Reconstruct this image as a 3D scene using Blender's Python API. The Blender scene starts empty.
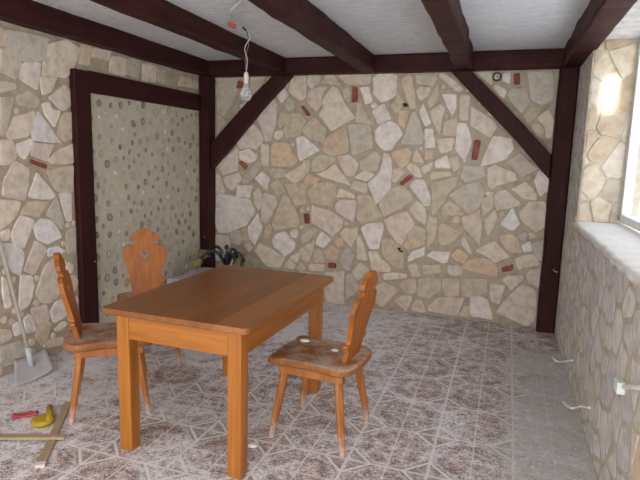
EXPO=0.5
WORLD=4.0
SUNW=.5
FLASH=30
import bpy, bmesh, math, random
from mathutils import Vector, Matrix, noise
R_=math.radians
S=bpy.context.scene; COL=S.collection
def lin(c):
    return tuple(((v/255)/12.92 if v/255<=.04045 else ((v/255+.055)/1.055)**2.4) for v in c)+(1,)
# ---------------------------------------------------------------- mesh helper
class MB:
    def __init__(s): s.v=[]; s.f=[]; s.c=[]; s.cur=(1,1,1,1); s.sm=[]; s.smooth=False
    def add(s,vs,fs):
        o=len(s.v); s.v+=[tuple(p) for p in vs]
        for f in fs: s.f.append([o+i for i in f]); s.c.append(s.cur); s.sm.append(s.smooth)
    def box(s,x0,y0,z0,x1,y1,z1):
        s.add([(x0,y0,z0),(x1,y0,z0),(x1,y1,z0),(x0,y1,z0),(x0,y0,z1),(x1,y0,z1),(x1,y1,z1),(x0,y1,z1)],
              [(0,3,2,1),(4,5,6,7),(0,1,5,4),(1,2,6,5),(2,3,7,6),(3,0,4,7)])
    def loft(s,rings,cap=True,closed=True):
        n=len(rings[0]); vs=[p for r in rings for p in r]; fs=[]
        for i in range(len(rings)-1):
            for j in range(n if closed else n-1):
                k=(j+1)%n; fs.append((i*n+j,i*n+k,(i+1)*n+k,(i+1)*n+j))
        if cap: fs.append(tuple(range(n))[::-1]); fs.append(tuple((len(rings)-1)*n+j for j in range(n)))
        s.add(vs,fs)
    def lathe(s,prof,n=20,M=None):
        M=M or Matrix()
        rings=[[M@Vector((max(r,1e-4)*math.cos(2*math.pi*j/n),max(r,1e-4)*math.sin(2*math.pi*j/n),z)) for j in range(n)] for r,z in prof]
        s.loft(rings)
    def tube(s,pts,r,n=8,sub=6):
        P=[Vector(p) for p in pts]; Q=[]
        if len(P)>2 and sub>1:
            for i in range(len(P)-1):
                a=P[max(i-1,0)];b=P[i];c=P[i+1];d=P[min(i+2,len(P)-1)]
                for k in range(sub):
                    t=k/sub
                    Q.append(.5*((2*b)+(c-a)*t+(2*a-5*b+4*c-d)*t*t+(3*b-a-3*c+d)*t**3))
            Q.append(P[-1])
        else: Q=P
        rings=[]; up=Vector((.13,.27,.95))
        for i,p in enumerate(Q):
            t=(Q[min(i+1,len(Q)-1)]-Q[max(i-1,0)]).normalized()
            a=t.cross(up); 
            if a.length<.05: a=t.cross(Vector((1,0,0)))
            a.normalize(); b=t.cross(a); up=a.cross(t) if False else up
            rr=r(i/(len(Q)-1)) if callable(r) else r
            rings.append([p+rr*(math.cos(2*math.pi*j/n)*a+math.sin(2*math.pi*j/n)*b) for j in range(n)])
        s.loft(rings)
    def build(s,name,m,parent=None,bevel=0,seg=2,loc=None,rot=None,fix=True,smooth=False,sub=0):
        me=bpy.data.meshes.new(name); me.from_pydata(s.v,[],s.f)
        at=me.color_attributes.new('tint','FLOAT_COLOR','CORNER')
        i=0
        for f,c in zip(me.polygons,s.c):
            for l in f.loop_indices: at.data[l].color=c
        if fix or bevel:
            bm=bmesh.new(); bm.from_mesh(me)
            if fix: bmesh.ops.recalc_face_normals(bm,faces=bm.faces)
            bm.to_mesh(me); bm.free()
        for f,q in zip(me.polygons,s.sm): f.use_smooth=smooth or q
        me.materials.append(m); me.update()
        o=bpy.data.objects.new(name,me); COL.objects.link(o)
        if parent: o.parent=parent
        if loc: o.location=loc
        if rot: o.rotation_euler=rot
        if bevel:
            b=o.modifiers.new('bevel','BEVEL'); b.width=bevel; b.segments=seg; b.limit_method='ANGLE'; b.angle_limit=R_(35)
        if sub:
            b=o.modifiers.new('sub','SUBSURF'); b.levels=b.render_levels=sub
        return o
def tag(o,label=None,cat=None,group=None,kind=None):
    if label: o['label']=label
    if cat: o['category']=cat
    if group: o['group']=group
    if kind: o['kind']=kind
    return o
def empty(name,loc,rz=0):
    o=bpy.data.objects.new(name,None); COL.objects.link(o); o.location=loc; o.rotation_euler=(0,0,rz); o.empty_display_size=.1; return o
# ---------------------------------------------------------------- node helper
class NT:
    def __init__(s,name):
        s.m=bpy.data.materials.new(name); s.m.use_nodes=True; s.t=s.m.node_tree; s.N=s.t.nodes; s.p=s.N['Principled BSDF']
        s.tc=s.N.new('ShaderNodeTexCoord')
    def link(s,a,b): s.t.links.new(a,b)
    def put(s,sock,v):
        if hasattr(v,'is_output') or isinstance(v,bpy.types.NodeSocket): s.link(v,sock)
        else: sock.default_value=v
    def math(s,op,a,b=0,c=0,clamp=False):
        n=s.N.new('ShaderNodeMath'); n.operation=op; n.use_clamp=clamp
        for i,v in enumerate((a,b,c)): s.put(n.inputs[i],v)
        return n.outputs[0]
    def mapping(s,scale,loc=(0,0,0),rot=(0,0,0),src='Object'):
        n=s.N.new('ShaderNodeMapping'); s.link(s.tc.outputs[src],n.inputs[0])
        n.inputs['Scale'].default_value=scale; n.inputs['Location'].default_value=loc; n.inputs['Rotation'].default_value=rot
        return n.outputs[0]
    def noise(s,vec,scale,detail=4,rough=.55,dist=0,out='Fac'):
        n=s.N.new('ShaderNodeTexNoise'); 
        if vec is not None: s.link(vec,n.inputs['Vector'])
        n.inputs['Scale'].default_value=scale; n.inputs['Detail'].default_value=detail; n.inputs['Roughness'].default_value=rough; n.inputs['Distortion'].default_value=dist
        return n.outputs[out]
    def ramp(s,f,stops):
        n=s.N.new('ShaderNodeValToRGB'); s.put(n.inputs[0],f); e=n.color_ramp.elements
        while len(e)<len(stops): e.new(.5)
        for q,(p,c) in zip(e,stops): q.position=p; q.color=c if len(c)==4 else c+(1,)
        return n.outputs[0]
    def mix(s,f,a,b,mode='MIX'):
        n=s.N.new('ShaderNodeMix'); n.data_type='RGBA'; n.blend_type=mode
        s.put(n.inputs[0],f); s.put(n.inputs[6],a); s.put(n.inputs[7],b); return n.outputs[2]
    def range(s,v,a,b,c=0,d=1):
        n=s.N.new('ShaderNodeMapRange'); s.put(n.inputs[0],v)
        for i,q in enumerate((a,b,c,d)): n.inputs[i+1].default_value=q
        return n.outputs[0]
    def fin(s,col,rough=.6,bump=None,bs=.3,bd=.01,spec=.5,metal=0,coat=0):
        s.put(s.p.inputs['Base Color'],col); s.put(s.p.inputs['Roughness'],rough)
        s.p.inputs['Specular IOR Level'].default_value=spec; s.p.inputs['Metallic'].default_value=metal; s.p.inputs['Coat Weight'].default_value=coat
        if bump is not None:
            b=s.N.new('ShaderNodeBump'); b.inputs['Strength'].default_value=bs; b.inputs['Distance'].default_value=bd
            s.link(bump,b.inputs['Height']); s.link(b.outputs[0],s.p.inputs['Normal'])
        return s.m
def plain(name,c,rough=.6,spec=.5,metal=0,vary=.12,scale=12):
    t=NT(name); n=t.noise(t.mapping((1,1,1)),scale)
    d=tuple(v*(1-vary) for v in lin(c)[:3])+(1,); l=tuple(min(1,v*(1+vary)) for v in lin(c)[:3])+(1,)
    return t.fin(t.ramp(n,[(.3,d),(.7,l)]),rough,spec=spec,metal=metal)
def wood(name,c1,c2,axis='x',rough=.4,dust=0,planks=0,coat=0,grain=1,foot=0):
    t=NT(name); k=2.2*grain; h=38*grain
    sc={'x':(k,h,h),'y':(h,k,h),'z':(h,h,k)}[axis]
    v=t.mapping(sc); n=t.noise(v,1,4,.6,.6); n2=t.noise(t.mapping(tuple(q*.25 for q in sc)),1,3,.5,1.2)
    f=t.math('ADD',t.math('MULTIPLY',n,.5),t.math('MULTIPLY',n2,.5))
    col=t.ramp(f,[(.32,lin(c1)),(.66,lin(c2))])
    if planks:
        sp=t.N.new('ShaderNodeSeparateXYZ'); t.link(t.tc.outputs['Object'],sp.inputs[0])
        q=t.math('FLOOR',t.math('MULTIPLY',sp.outputs[0],1/planks))
        w=t.N.new('ShaderNodeTexWhiteNoise'); w.noise_dimensions='1D'; t.link(q,w.inputs['W'])
        col=t.mix(1,col,t.ramp(w.outputs['Value'],[(0,(.74,.70,.66,1)),(1,(1.12,1.12,1.15,1))]),'MULTIPLY')
        fr=t.math('FRACT',t.math('MULTIPLY',sp.outputs[0],1/planks))
        g=t.math('LESS_THAN',fr,.012); col=t.mix(t.math('MULTIPLY',g,.5),col,(.03,.015,.008,1))
    if foot:
        sp=t.N.new('ShaderNodeSeparateXYZ'); t.link(t.tc.outputs['Object'],sp.inputs[0]); dn=t.noise(t.mapping((1,1,.5)),45,4,.7)
        fm=t.math('ADD',t.range(sp.outputs[2],0,foot,.55,0),t.math('MULTIPLY',t.math('SUBTRACT',dn,.5),.9)); col=t.mix(t.range(fm,.15,.6,0,.75),col,lin((214,196,188)))
    if dust:
        dn=t.noise(t.mapping((1,1,1)),9,6,.7); dm=t.range(dn,.66-dust*.3,.82-dust*.3)
        geo=t.N.new('ShaderNodeNewGeometry'); sp=t.N.new('ShaderNodeSeparateXYZ'); t.link(geo.outputs['Normal'],sp.inputs[0])
        up=t.range(sp.outputs[2],.5,.95,.05,1)
        col=t.mix(t.math('MULTIPLY',t.math('MULTIPLY',dm,up),.75,clamp=True),col,lin((190,176,168)))
    return t.fin(col,rough,bump=f,bs=.15,bd=.002,coat=coat)
# ---------------------------------------------------------------- camera
cam=bpy.data.objects.new('camera',bpy.data.cameras.new('camera')); COL.objects.link(cam); S.camera=cam
f_=Vector((-0.3141186,0.9369335,-0.1532484)); r_=Vector((0.9465056,0.3216190,0.0262357)); u_=Vector((-0.0738687,0.1368093,0.9878394))
cam.matrix_world=Matrix(((r_.x,u_.x,-f_.x,3.08259),(r_.y,u_.y,-f_.y,-5.205416),(r_.z,u_.z,-f_.z,1.5157),(0,0,0,1)))
cam.data.sensor_width=36; cam.data.lens=536.66*36/640; cam.data.clip_start=.05
S.view_settings.view_transform='Standard'; S.view_settings.look='None'; S.view_settings.gamma=1; S.view_settings.use_curve_mapping=False
S.view_settings.exposure=EXPO if 'EXPO' in globals() else 0
BACK="""g 146 2318 288 2307 411 2320 359 2123 324 2031 235 1907 145 1970
t 145 1938 217 1891 253 1860 144 1734
c 548 2329 726 2336 635 2195 567 2136 532 2257
R 367 2199 393 2283 454 2259 437 2198
w 829 2118 919 2191 962 2124 889 2043
c 999 2319 1120 2320 1147 2297 1152 2100 1093 2068 961 2161
p 617 1892 797 2081 839 2028 817 1802 769 1664 709 1663 664 1801
t 890 1968 957 1938 934 1848 876 1787 850 1863
g 922 2021 962 2110 1020 2072 1038 1983 973 1961
t 957 1938 1088 1938 1154 1864 1093 1714 936 1697 910 1773
w 823 1764 913 1770 903 1704 853 1673 802 1703
R 1094 2012 1127 2020 1209 1931 1170 1912
c 1168 2304 1223 2335 1311 2294 1273 2230 1211 2180 1162 2232
c 1312 2243 1403 2342 1507 2214
t 1481 2309 1805 2307 1805 2221 1568 2222
w 1833 2269 1878 2310 1994 2317 2060 2292 2062 2106 1919 2044 1842 2129
p 1158 2071 1180 2159 1242 2190 1376 2202 1309 2077 1326 2019 1256 1960
c 1317 2055 1430 2206 1493 2176 1543 2054 1671 1903 1428 1770 1289 1931 1342 2004
t 1531 2168 1584 2189 1616 2139 1613 2032 1557 2089
R 1626 2203 1682 2195 1688 2053 1632 2046
w 1705 2187 1795 2193 1837 2052 1764 2031
w 1817 2016 1860 2044 1891 2016 1848 1988
w 1834 1960 1949 2037 2028 1896 1898 1842
t 1688 2038 1734 2038 1775 1938 1854 1832 1672 1859
t 1108 1774 1242 1916 1380 1784 1353 1644 1158 1723
t 2015 2016 2083 2119 2150 2050 2070 1938
t 2104 2257 2180 2296 2210 2268 2264 1987 2204 1980 2155 2105
o 2097 1966 2197 1966 2156 1806 2096 1847
t 2237 2295 2424 2294 2440 2250 2409 2190 2255 2210
p 2252 2138 2285 2185 2379 2177 2365 2110 2299 2055
t 2362 2048 2449 2210 2471 2075 2393 1986
w 2290 1952 2324 2035 2408 1856 2354 1821
c 2394 1966 2487 2027 2528 1979 2503 1884 2490 1746 2428 1856
w 2489 2115 2624 2111 2625 1993 2596 1925 2551 1993
c 2452 2284 2484 2310 2688 2166 2643 2137 2602 2147
c 2652 2106 2745 2106 2740 1878 2665 1891
t 2531 1870 2645 1898 2642 1735 2525 1740
g 2227 1952 2255 1952 2352 1731 2345 1654 2134 1660
w 2351 1800 2425 1801 2463 1628 2365 1626
p 2760 2005 2972 1872 2996 1819 2944 1732 2765 1831
c 2786 2303 2922 2299 2924 2189
w 3011 2226 3019 2291 3081 2296 3076 2199
R 3101 2289 3156 2294 3167 2191 3112 2192
g 3218 2293 3419 2300 3456 2073 3365 2003 3262 2061
c 2939 2162 2961 2201 3061 2141 3035 2070
g 3064 2109 3092 2160 3217 2158 3264 2029 3197 1939 3087 2056
t 3211 1919 3279 2003 3367 1984 3267 1847
c 3324 1900 3416 1977 3467 1874 3461 1732 3412 1732 3391 1835
t 3280 1835 3340 1861 3393 1809 3400 1731 3350 1737
c 378 1645 500 1779 570 1833 665 1734 683 1673 606 1571 519 1593 413 1578
p 125 1400 378 1590 396 1559 387 1352 216 1290
w 405 1543 519 1580 624 1517 590 1453 511 1427 414 1472
O 396 1432 440 1462 512 1396 476 1352
g 441 1258 642 1455 686 1417 522 1214 442 1219
w 592 1272 678 1349 765 1286 732 1151
c 216 1266 397 1321 441 1258 325 1125 252 1179
w 388 1189 571 1192 531 1062 376 1076
p 120 1295 161 1305 234 1105 120 1083
c 661 1626 752 1620 746 1403 663 1416
o 774 1613 811 1644 962 1647 1074 1467 1009 1400 789 1412
t 747 1364 798 1384 951 1371 918 1292 816 1281
w 1057 1701 1134 1717 1315 1578 1098 1467 1081 1512
c 926 1316 1164 1454 1151 1331 1119 1269 1037 1238
t 775 1208 851 1274 955 1138 853 1102
t 936 1223 1037 1235 1170 1225 1174 1024 1058 1002
c 575 1104 636 1171 680 1109 673 981 639 931 594 993
c 701 1126 845 1085 846 1006 736 800 666 820 673 949
w 133 1067 179 1086 523 1046 594 929 507 769 289 672 159 663 118 769
t 921 1113 998 1062 1112 848 1096 792 842 735 798 780
p 122 635 289 630 307 532 196 354 120 347
g 307 673 417 706 444 609 417 540 326 550
t 444 724 498 728 544 599 462 593
w 516 745 630 898 684 740 598 554 543 616
o 711 734 771 794 798 748 756 632 712 637
p 472 544 535 582 571 519 526 466
c 598 488 660 584 950 460 900 334 742 336
w 800 619 842 686 945 726 1066 607 1051 541 950 460 827 548
w 1005 722 1046 757 1097 744 1082 672 1023 667
c 935 337 1002 440 1071 382 1055 332
c 1001 457 1119 531 1120 467 1088 399
o 1398 1721 1475 1758 1567 1810 1603 1745 1609 1570 1444 1521 1322 1593
g 1605 1832 1779 1841 1833 1812 1867 1612 1654 1530
w 1874 1777 1928 1842 2015 1870 2089 1836 2144 1751 2110 1709 2042 1594 1969 1592 1891 1662
t 1229 1471 1324 1533 1492 1500 1352 1376 1232 1365
t 1131 1468 1213 1478 1215 1395 1135 1285
o 1144 1270 1200 1341 1331 1292 1284 1245 1170 1217
p 1499 1523 1623 1541 1726 1455 1677 1328 1599 1332
c 1289 1336 1478 1440 1657 1237 1507 1269
t 1732 1485 1879 1590 1949 1534 1918 1402 1858 1386 1736 1404
c 1677 1320 1797 1398 1889 1357 1817 1289
p 1642 1214 1678 1291 1817 1266 1814 1162
w 1970 1563 2030 1550 2057 1436 2053 1218 1917 1063 1817 1266 1934 1374
t 1188 1148 1267 1244 1444 1269 1509 1194 1467 1024 1240 1043
c 1496 1117 1533 1210 1691 1157 1700 1112
p 1491 1033 1545 1089 1686 1096 1718 1068 1694 870 1500 980
t 1723 1143 1837 1163 1885 1106 1990 948 1765 859 1724 902
w 2647 1859 2728 1853 2785 1698 2765 1595 2738 1498 2642 1620
o 2036 1565 2186 1625 2246 1584 2209 1469 2139 1424
c 2251 1492 2279 1627 2366 1481
o 2362 1544 2373 1601 2443 1602 2434 1525 2371 1509
c 2472 1707 2629 1723 2616 1606 2507 1576
w 2463 1504 2570 1563 2612 1439 2473 1442
t 2599 1550 2674 1552 2688 1441 2649 1405 2594 1508
c 2196 1433 2230 1484 2326 1430 2352 1345 2287 1350
c 2332 1437 2449 1497 2426 1419 2364 1381
c 2066 1407 2124 1431 2184 1389 2101 1285 2064 1291
R 2131 1286 2228 1369 2266 1342 2161 1259
w 2234 1262 2275 1314 2374 1325 2440 1163 2442 1077 2388 1074
t 2415 1362 2440 1405 2607 1411 2630 1377 2431 1320
g 2706 1358 2726 1470 2900 1475 2933 1381 2869 1351 2750 1311
g 2607 1188 2738 1290 2885 1317 2922 1256 2911 1130 2811 1019 2622 1172
t 2439 1299 2685 1369 2677 1280 2600 1199 2583 1127 2492 1000 2464 992
t 1939 1079 2045 1217 2132 1257 2206 1239 2291 1141 2200 1064 1998 949
w 2969 1741 3125 1723 3155 1630 3094 1535 2877 1464 2892 1530
R 2807 1705 2867 1706 2846 1522 2792 1527
g 3103 1509 3211 1598 3373 1463 3240 1385
p 2944 1449 3001 1485 3187 1417 3205 1350 3027 1295 2997 1259 2962 1285
w 3350 1356 3381 1443 3466 1387 3470 1267 3412 1210
c 3159 1273 3282 1339 3379 1236 3383 1182 3269 1190
c 2939 1236 3018 1240 3007 1211 2948 1202
c 3020 1219 3108 1267 3245 1161 3254 1128 3051 1068 3026 1136
c 2246 1037 2313 1128 2404 1046 2413 887 2308 953
t 2545 1068 2624 1137 2754 1044 2757 1009 2556 997
p 2000 912 2058 952 2218 1014 2311 902 2183 678 2145 690 2049 818
t 2257 817 2312 887 2415 843 2421 748 2320 733 2218 718
o 2205 679 2232 729 2407 739 2395 694 2237 637
t 2421 872 2437 975 2515 966 2505 776 2441 653
t 2528 880 2567 933 2761 838 2650 714 2552 706
o 2636 944 2675 997 2724 986 2721 921
p 2744 987 2831 1020 2902 1074 2934 893 2925 735 2764 895
c 2744 779 2784 804 2864 630 2761 723
w 2255 564 2297 619 2417 681 2408 591 2265 516
w 2437 594 2492 640 2654 649 2640 545 2591 533
o 2664 613 2729 691 2823 619 2787 543 2701 572
R 1152 929 1210 936 1221 827 1163 823
p 1240 1027 1290 1007 1420 983 1575 893 1577 824 1477 716 1245 841
g 1132 691 1263 795 1313 767 1217 650 1134 612
w 1299 656 1354 751 1462 676 1383 584 1292 616
p 1118 547 1217 618 1274 670 1269 559 1222 419 1137 452
o 1487 655 1557 714 1607 648 1553 597
o 1384 552 1472 614 1554 566 1517 469 1419 476
t 1270 527 1318 579 1385 537 1404 443 1289 417
t 1556 753 1602 810 1742 827 1738 750 1680 608 1573 708
w 1766 821 1819 862 1985 888 2000 829 1959 622 1867 615
c 1731 719 1769 745 1849 498 1739 496
g 1557 480 1625 603 1714 556 1665 365 1600 398
R 1437 438 1518 435 1528 383 1438 383
c 1231 404 1397 411 1390 339 1224 331
c 1853 583 1937 598 1995 511 2088 458 2084 399 1900 395
t 1985 723 2098 728 2209 605 2209 454 2142 440 2008 558 1989 632
c 1407 327 1609 370 1626 14 1417 6
c 1697 370 1772 471 1876 403 1756 266
g 1635 317 1690 338 1782 206 1691 101 1636 63
c 1953 239 2020 293 2183 225 2024 28 1953 67
t 2911 1158 3005 1246 3022 1094 2929 1005
c 3246 1066 3322 1159 3452 1179 3471 1106 3477 957 3401 890 3272 985
c 2883 682 3051 788 3194 644 3067 576 2981 640
p 2951 978 3030 1081 3062 999 2994 833 2958 880
W 3087 938 3185 1101 3261 956 3202 890
g 3238 837 3317 898 3340 851 3312 800
c 3339 872 3369 888 3411 849 3361 828
W 3290 757 3357 804 3383 716 3314 696
t 3093 847 3204 862 3259 817 3295 694 3204 687 3105 778
c 3247 641 3398 689 3457 596 3275 530
g 3372 777 3476 826 3479 640 3441 637
R 3129 538 3232 583 3236 526 3139 494
o 2770 515 2809 562 2888 613 3010 609 3096 545 3110 438 2897 476 2800 489
w 2873 217 2941 242 3024 226 3095 28 2885 40
c 3041 366 3095 375 3178 373 3135 187 3066 209
c 3145 420 3182 460 3324 488 3334 446 3231 331
p 3114 104 3174 206 3294 371 3331 393 3446 344 3465 182 3450 51 3388 7
c 3350 483 3372 535 3461 550 3476 369 3382 416
c 2260 484 2339 506 2383 382 2295 374
c 2016 377 2249 395 2254 354 2027 312
t 2399 496 2563 518 2582 439 2418 408
p 2641 518 2789 517 2780 428 2711 414 2646 445
t 2188 271 2223 328 2340 355 2361 236 2304 192 2244 201
t 2370 351 2593 380 2592 276 2468 164 2363 198
t 2607 382 2748 395 2765 227 2639 206 2606 277
t 2790 392 3015 419 3024 285 2877 224 2793 237
c 2143 105 2201 157 2317 170 2269 11
p 2319 63 2359 137 2418 136 2461 26 2328 25
p 2479 97 2568 190 2823 211 2764 32 2482 44
t 2777 41 2820 136 2884 129 2877 24"""
LEFT="""g -2451 2264 -2119 2281 -2161 2129 -2334 2093 -2472 2162
c -2138 2233 -1955 2305 -1821 2261 -1904 2106 -1962 2044 -2176 2026
g -2501 2134 -2459 2153 -2356 2096 -2401 1969 -2484 1999 -2511 2000
w -2343 2074 -2192 2099 -2231 1925 -2372 1979
t -2544 2266 -2458 2263 -2485 2165 -2552 2164
c -1672 2301 -1478 2311 -1501 2240 -1694 2233
p -1459 2274 -1289 2290 -1318 2146 -1494 2148
g -1267 2294 -1107 2299 -1137 2144 -1295 2164
p -1061 2280 -886 2285 -901 2146 -1066 2139
g -861 2283 -728 2279 -732 2153 -839 2154
t -471 2263 -121 2261 -135 2179 -503 2167
t -1798 2302 -1701 2300 -1734 2163 -1841 2158
p -2516 1934 -2411 1936 -2406 1907 -2521 1870
c -2193 2009 -2051 2029 -2109 1925 -2185 1896
p -2128 1877 -1984 1979 -1923 1947 -1939 1837 -2013 1803
g -2402 1853 -2302 1901 -2220 1848 -2247 1801 -2384 1807
w -2189 1826 -2130 1845 -2117 1794 -2040 1794 -2099 1677 -2169 1764
g -2523 1834 -2432 1844 -2498 1618 -2541 1592
c -2492 1606 -2426 1719 -2272 1774 -2278 1692 -2338 1601 -2472 1577
W -2298 1628 -2233 1771 -2045 1566 -2278 1578
t -2068 1626 -2015 1763 -1913 1798 -1925 1605 -2008 1581
p -2543 1562 -2459 1571 -2438 1462 -2484 1418 -2554 1413
w -2424 1542 -2301 1583 -2296 1539 -2364 1450 -2421 1486
p -2287 1559 -2115 1551 -2182 1437 -2308 1475
c -2164 1451 -2084 1505 -1927 1563 -1935 1424 -2141 1417
R -2326 1450 -2184 1411 -2186 1378 -2320 1418
c -2594 1957 -2522 1939 -2528 1863 -2614 1864
c -2534 1308 -2447 1435 -2338 1378 -2353 1276 -2383 1173 -2549 1211
w -2351 1192 -2269 1351 -2121 1185 -2157 1167
t -2178 1362 -1937 1400 -1948 1203 -2101 1225
w -2077 1196 -1968 1190 -1980 985 -2026 997
c -2572 1181 -2422 1159 -2457 1079 -2586 993
t -2420 1082 -2354 1154 -2193 1142 -2281 1050
w -2503 951 -2429 1064 -2323 1021 -2421 843 -2493 892
W -2326 988 -2250 1026 -2167 1004 -2079 876 -2212 845 -2292 891
w -2580 973 -2522 985 -2527 923 -2577 923
g -2198 1055 -2105 1171 -2054 986 -2075 932
W -2583 897 -2470 872 -2419 804 -2464 663 -2547 740
p -2422 690 -2315 876 -2221 799 -2341 647
W -2203 805 -2128 808 -2046 762 -2207 750
g -2025 902 -1936 930 -1947 746 -2022 748
w -2452 656 -2363 632 -2354 562 -2403 438 -2482 414
c -2331 511 -2268 635 -2222 695 -2148 717 -2125 607 -2104 470 -2197 409 -2295 434
w -2597 680 -2564 641 -2540 474 -2589 465
w -2216 331 -2169 390 -2077 403 -2038 282 -2178 248
p -2379 398 -2255 400 -2234 288 -2346 285
w -2216 331 -2131 393 -2072 371 -2085 283 -2185 250
W -2448 349 -2395 362 -2356 242 -2429 242
W -2539 320 -2500 342 -2480 257 -2525 255
g -2643 211 -2497 206 -2443 143 -2442 62 -2654 73
t -2331 304 -2222 249 -2257 152 -2302 108 -2353 183
c -2280 124 -2111 112 -2106 54 -2290 80
w -2189 191 -2104 227 -2058 201 -2153 168
p -2635 327 -2564 306 -2556 248 -2642 232"""
W=3.625; HB=2.3125; HC=2.4686; D=.13; YF=-6.1
rnd=random.Random(7)
# ---------------------------------------------------------------- stone walls
PAL={'w':(236,226,218),'W':(236,231,229),'c':(224,210,194),'t':(212,197,175),'g':(204,194,180),'p':(222,206,193),'o':(218,194,168),'u':(190,172,148),'v':(196,184,168),'x':(212,207,204),'y':(202,199,202),'z':(212,206,198),'R':(146,84,76),'O':(160,104,66)}
def stone_mat():
    t=NT('polygonal_sandstone')
    a=t.N.new('ShaderNodeAttribute'); a.attribute_name='tint'
    v=t.mapping((1,1,1)); n=t.noise(v,14,6,.65); n2=t.noise(v,4,4,.6,1.5); n3=t.noise(v,60,3,.6)
    c=t.mix(1,a.outputs['Color'],t.ramp(n,[(.28,(.74,.69,.63,1)),(.5,(.97,.955,.95,1)),(.70,(1.13,1.12,1.12,1))]),'MULTIPLY')
    c=t.mix(t.range(n2,.56,.75,0,.28),c,lin((206,176,146)))
    return t.fin(c,.9,bump=t.math('ADD',n,t.math('MULTIPLY',n3,.4)),bs=.35,bd=.006,spec=.15)
STONE=stone_mat()
def smooth_poly(P,it=1,k=.2):
    for _ in range(it):
        Q=[]
        for i in range(len(P)):
            a=P[i];b=P[(i+1)%len(P)]
            L=math.hypot(b[0]-a[0],b[1]-a[1]); q=min(k,.010/max(L,1e-4))
            Q.append((a[0]+(b[0]-a[0])*q,a[1]+(b[1]-a[1])*q))
            if L>.1:
                j=rnd.uniform(-.006,.006); nx,ny=-(b[1]-a[1])/L,(b[0]-a[0])/L
                t=rnd.uniform(.4,.6); Q.append((a[0]+(b[0]-a[0])*t+nx*j,a[1]+(b[1]-a[1])*t+ny*j))
            Q.append((a[0]+(b[0]-a[0])*(1-q),a[1]+(b[1]-a[1])*(1-q)))
        P=Q
    return P
def area(P): return .5*sum(P[i][0]*P[(i+1)%len(P)][1]-P[(i+1)%len(P)][0]*P[i][1] for i in range(len(P)))
def clip(P,n,d):   # keep n.p<=d
    Q=[]
    for i in range(len(P)):
        a=P[i];b=P[(i+1)%len(P)]; da=a[0]*n[0]+a[1]*n[1]-d; db=b[0]*n[0]+b[1]*n[1]-d
        if da<=0: Q.append(a)
        if (da<0)!=(db<0) and abs(da-db)>1e-9:
            t=da/(da-db); Q.append((a[0]+(b[0]-a[0])*t,a[1]+(b[1]-a[1])*t))
    return Q
def stone(mb,P,key,to3,h=.012,grow=0):
    if len(P)<3 or abs(area(P))<.0006: return
    if area(P)<0: P=P[::-1]
    P=smooth_poly(P)
    cx=sum(p[0] for p in P)/len(P); cy=sum(p[1] for p in P)/len(P)
    if grow: P=[(cx+(x-cx)*(1+grow/(math.hypot(x-cx,y-cy)+1e-6)),cy+(y-cy)*(1+grow/(math.hypot(x-cx,y-cy)+1e-6))) for x,y in P]
    hh=h*rnd.uniform(.7,1.25); a,b=rnd.uniform(-.02,.02),rnd.uniform(-.02,.02)
    def ins(q):
        O=[]
        for x,y in P:
            L=math.hypot(x-cx,y-cy) or 1; k=1-min(q/L,.4); O.append((cx+(x-cx)*k,cy+(y-cy)*k))
        return O
    col=lin(PAL[key]); s=rnd.uniform(.94,1.06); s2=rnd.uniform(-.012,.012)
    mb.cur=(min(1,col[0]*s+s2),min(1,col[1]*s),min(1,col[2]*s-s2),1)
    rings=[[to3(x,y,-.004) for x,y in P],[to3(x,y,hh*.7) for x,y in ins(.001)],[to3(x,y,hh+a*(x-cx)+b*(y-cy)) for x,y in ins(.005)]]
    n=len(P); vs=[p for r in rings for p in r]; fs=[]
    for i in range(2):
        for j in range(n): k=(j+1)%n; fs.append((i*n+j,i*n+k,(i+1)*n+k,(i+1)*n+j))
    fs.append(tuple(2*n+j for j in range(n)))
    mb.add(vs,fs)
def parse(t):
    out=[]
    for l in t.strip().split('\n'):
        k,*p=l.split(); p=[int(q)/1000 for q in p]; out.append((k,list(zip(p[0::2],p[1::2]))))
    return out
def pdist(x,y,P):
    ins=False; dm=9
    for i in range(len(P)):
        a=P[i];b=P[(i+1)%len(P)]
        if (a[1]>y)!=(b[1]>y) and x<(b[0]-a[0])*(y-a[1])/(b[1]-a[1])+a[0]: ins=not ins
        dx,dy=b[0]-a[0],b[1]-a[1]; t=max(0,min(1,((x-a[0])*dx+(y-a[1])*dy)/(dx*dx+dy*dy+1e-12)))
        dm=min(dm,math.hypot(x-a[0]-t*dx,y-a[1]-t*dy))
    return -dm if ins else dm
def fill_gaps(mb,polys,x0,x1,y0,y1,to3,rmin=.034):
    near=list(polys)
    for k in range(3000):
        x=rnd.uniform(x0,x1); y=rnd.uniform(y0,y1); d=min(x-x0,x1-x,y-y0,y1-y)+.02
        for _,P in near:
            if abs(P[0][0]-x)>1 or abs(P[0][1]-y)>1: continue
            d=min(d,pdist(x,y,P))
            if d<rmin: break
        if d<rmin: continue
        r=min(d-.008,.12); n=rnd.choice((4,5,6)); o=rnd.random()*6
        P=[(x+r*rnd.uniform(.72,1.15)*math.cos(o+6.283*i/n),y+r*rnd.uniform(.72,1.15)*math.sin(o+6.283*i/n)) for i in range(n)]
        key=rnd.choice('ctgpt'); near.append((key,P)); stone(mb,P,key,to3)
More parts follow.
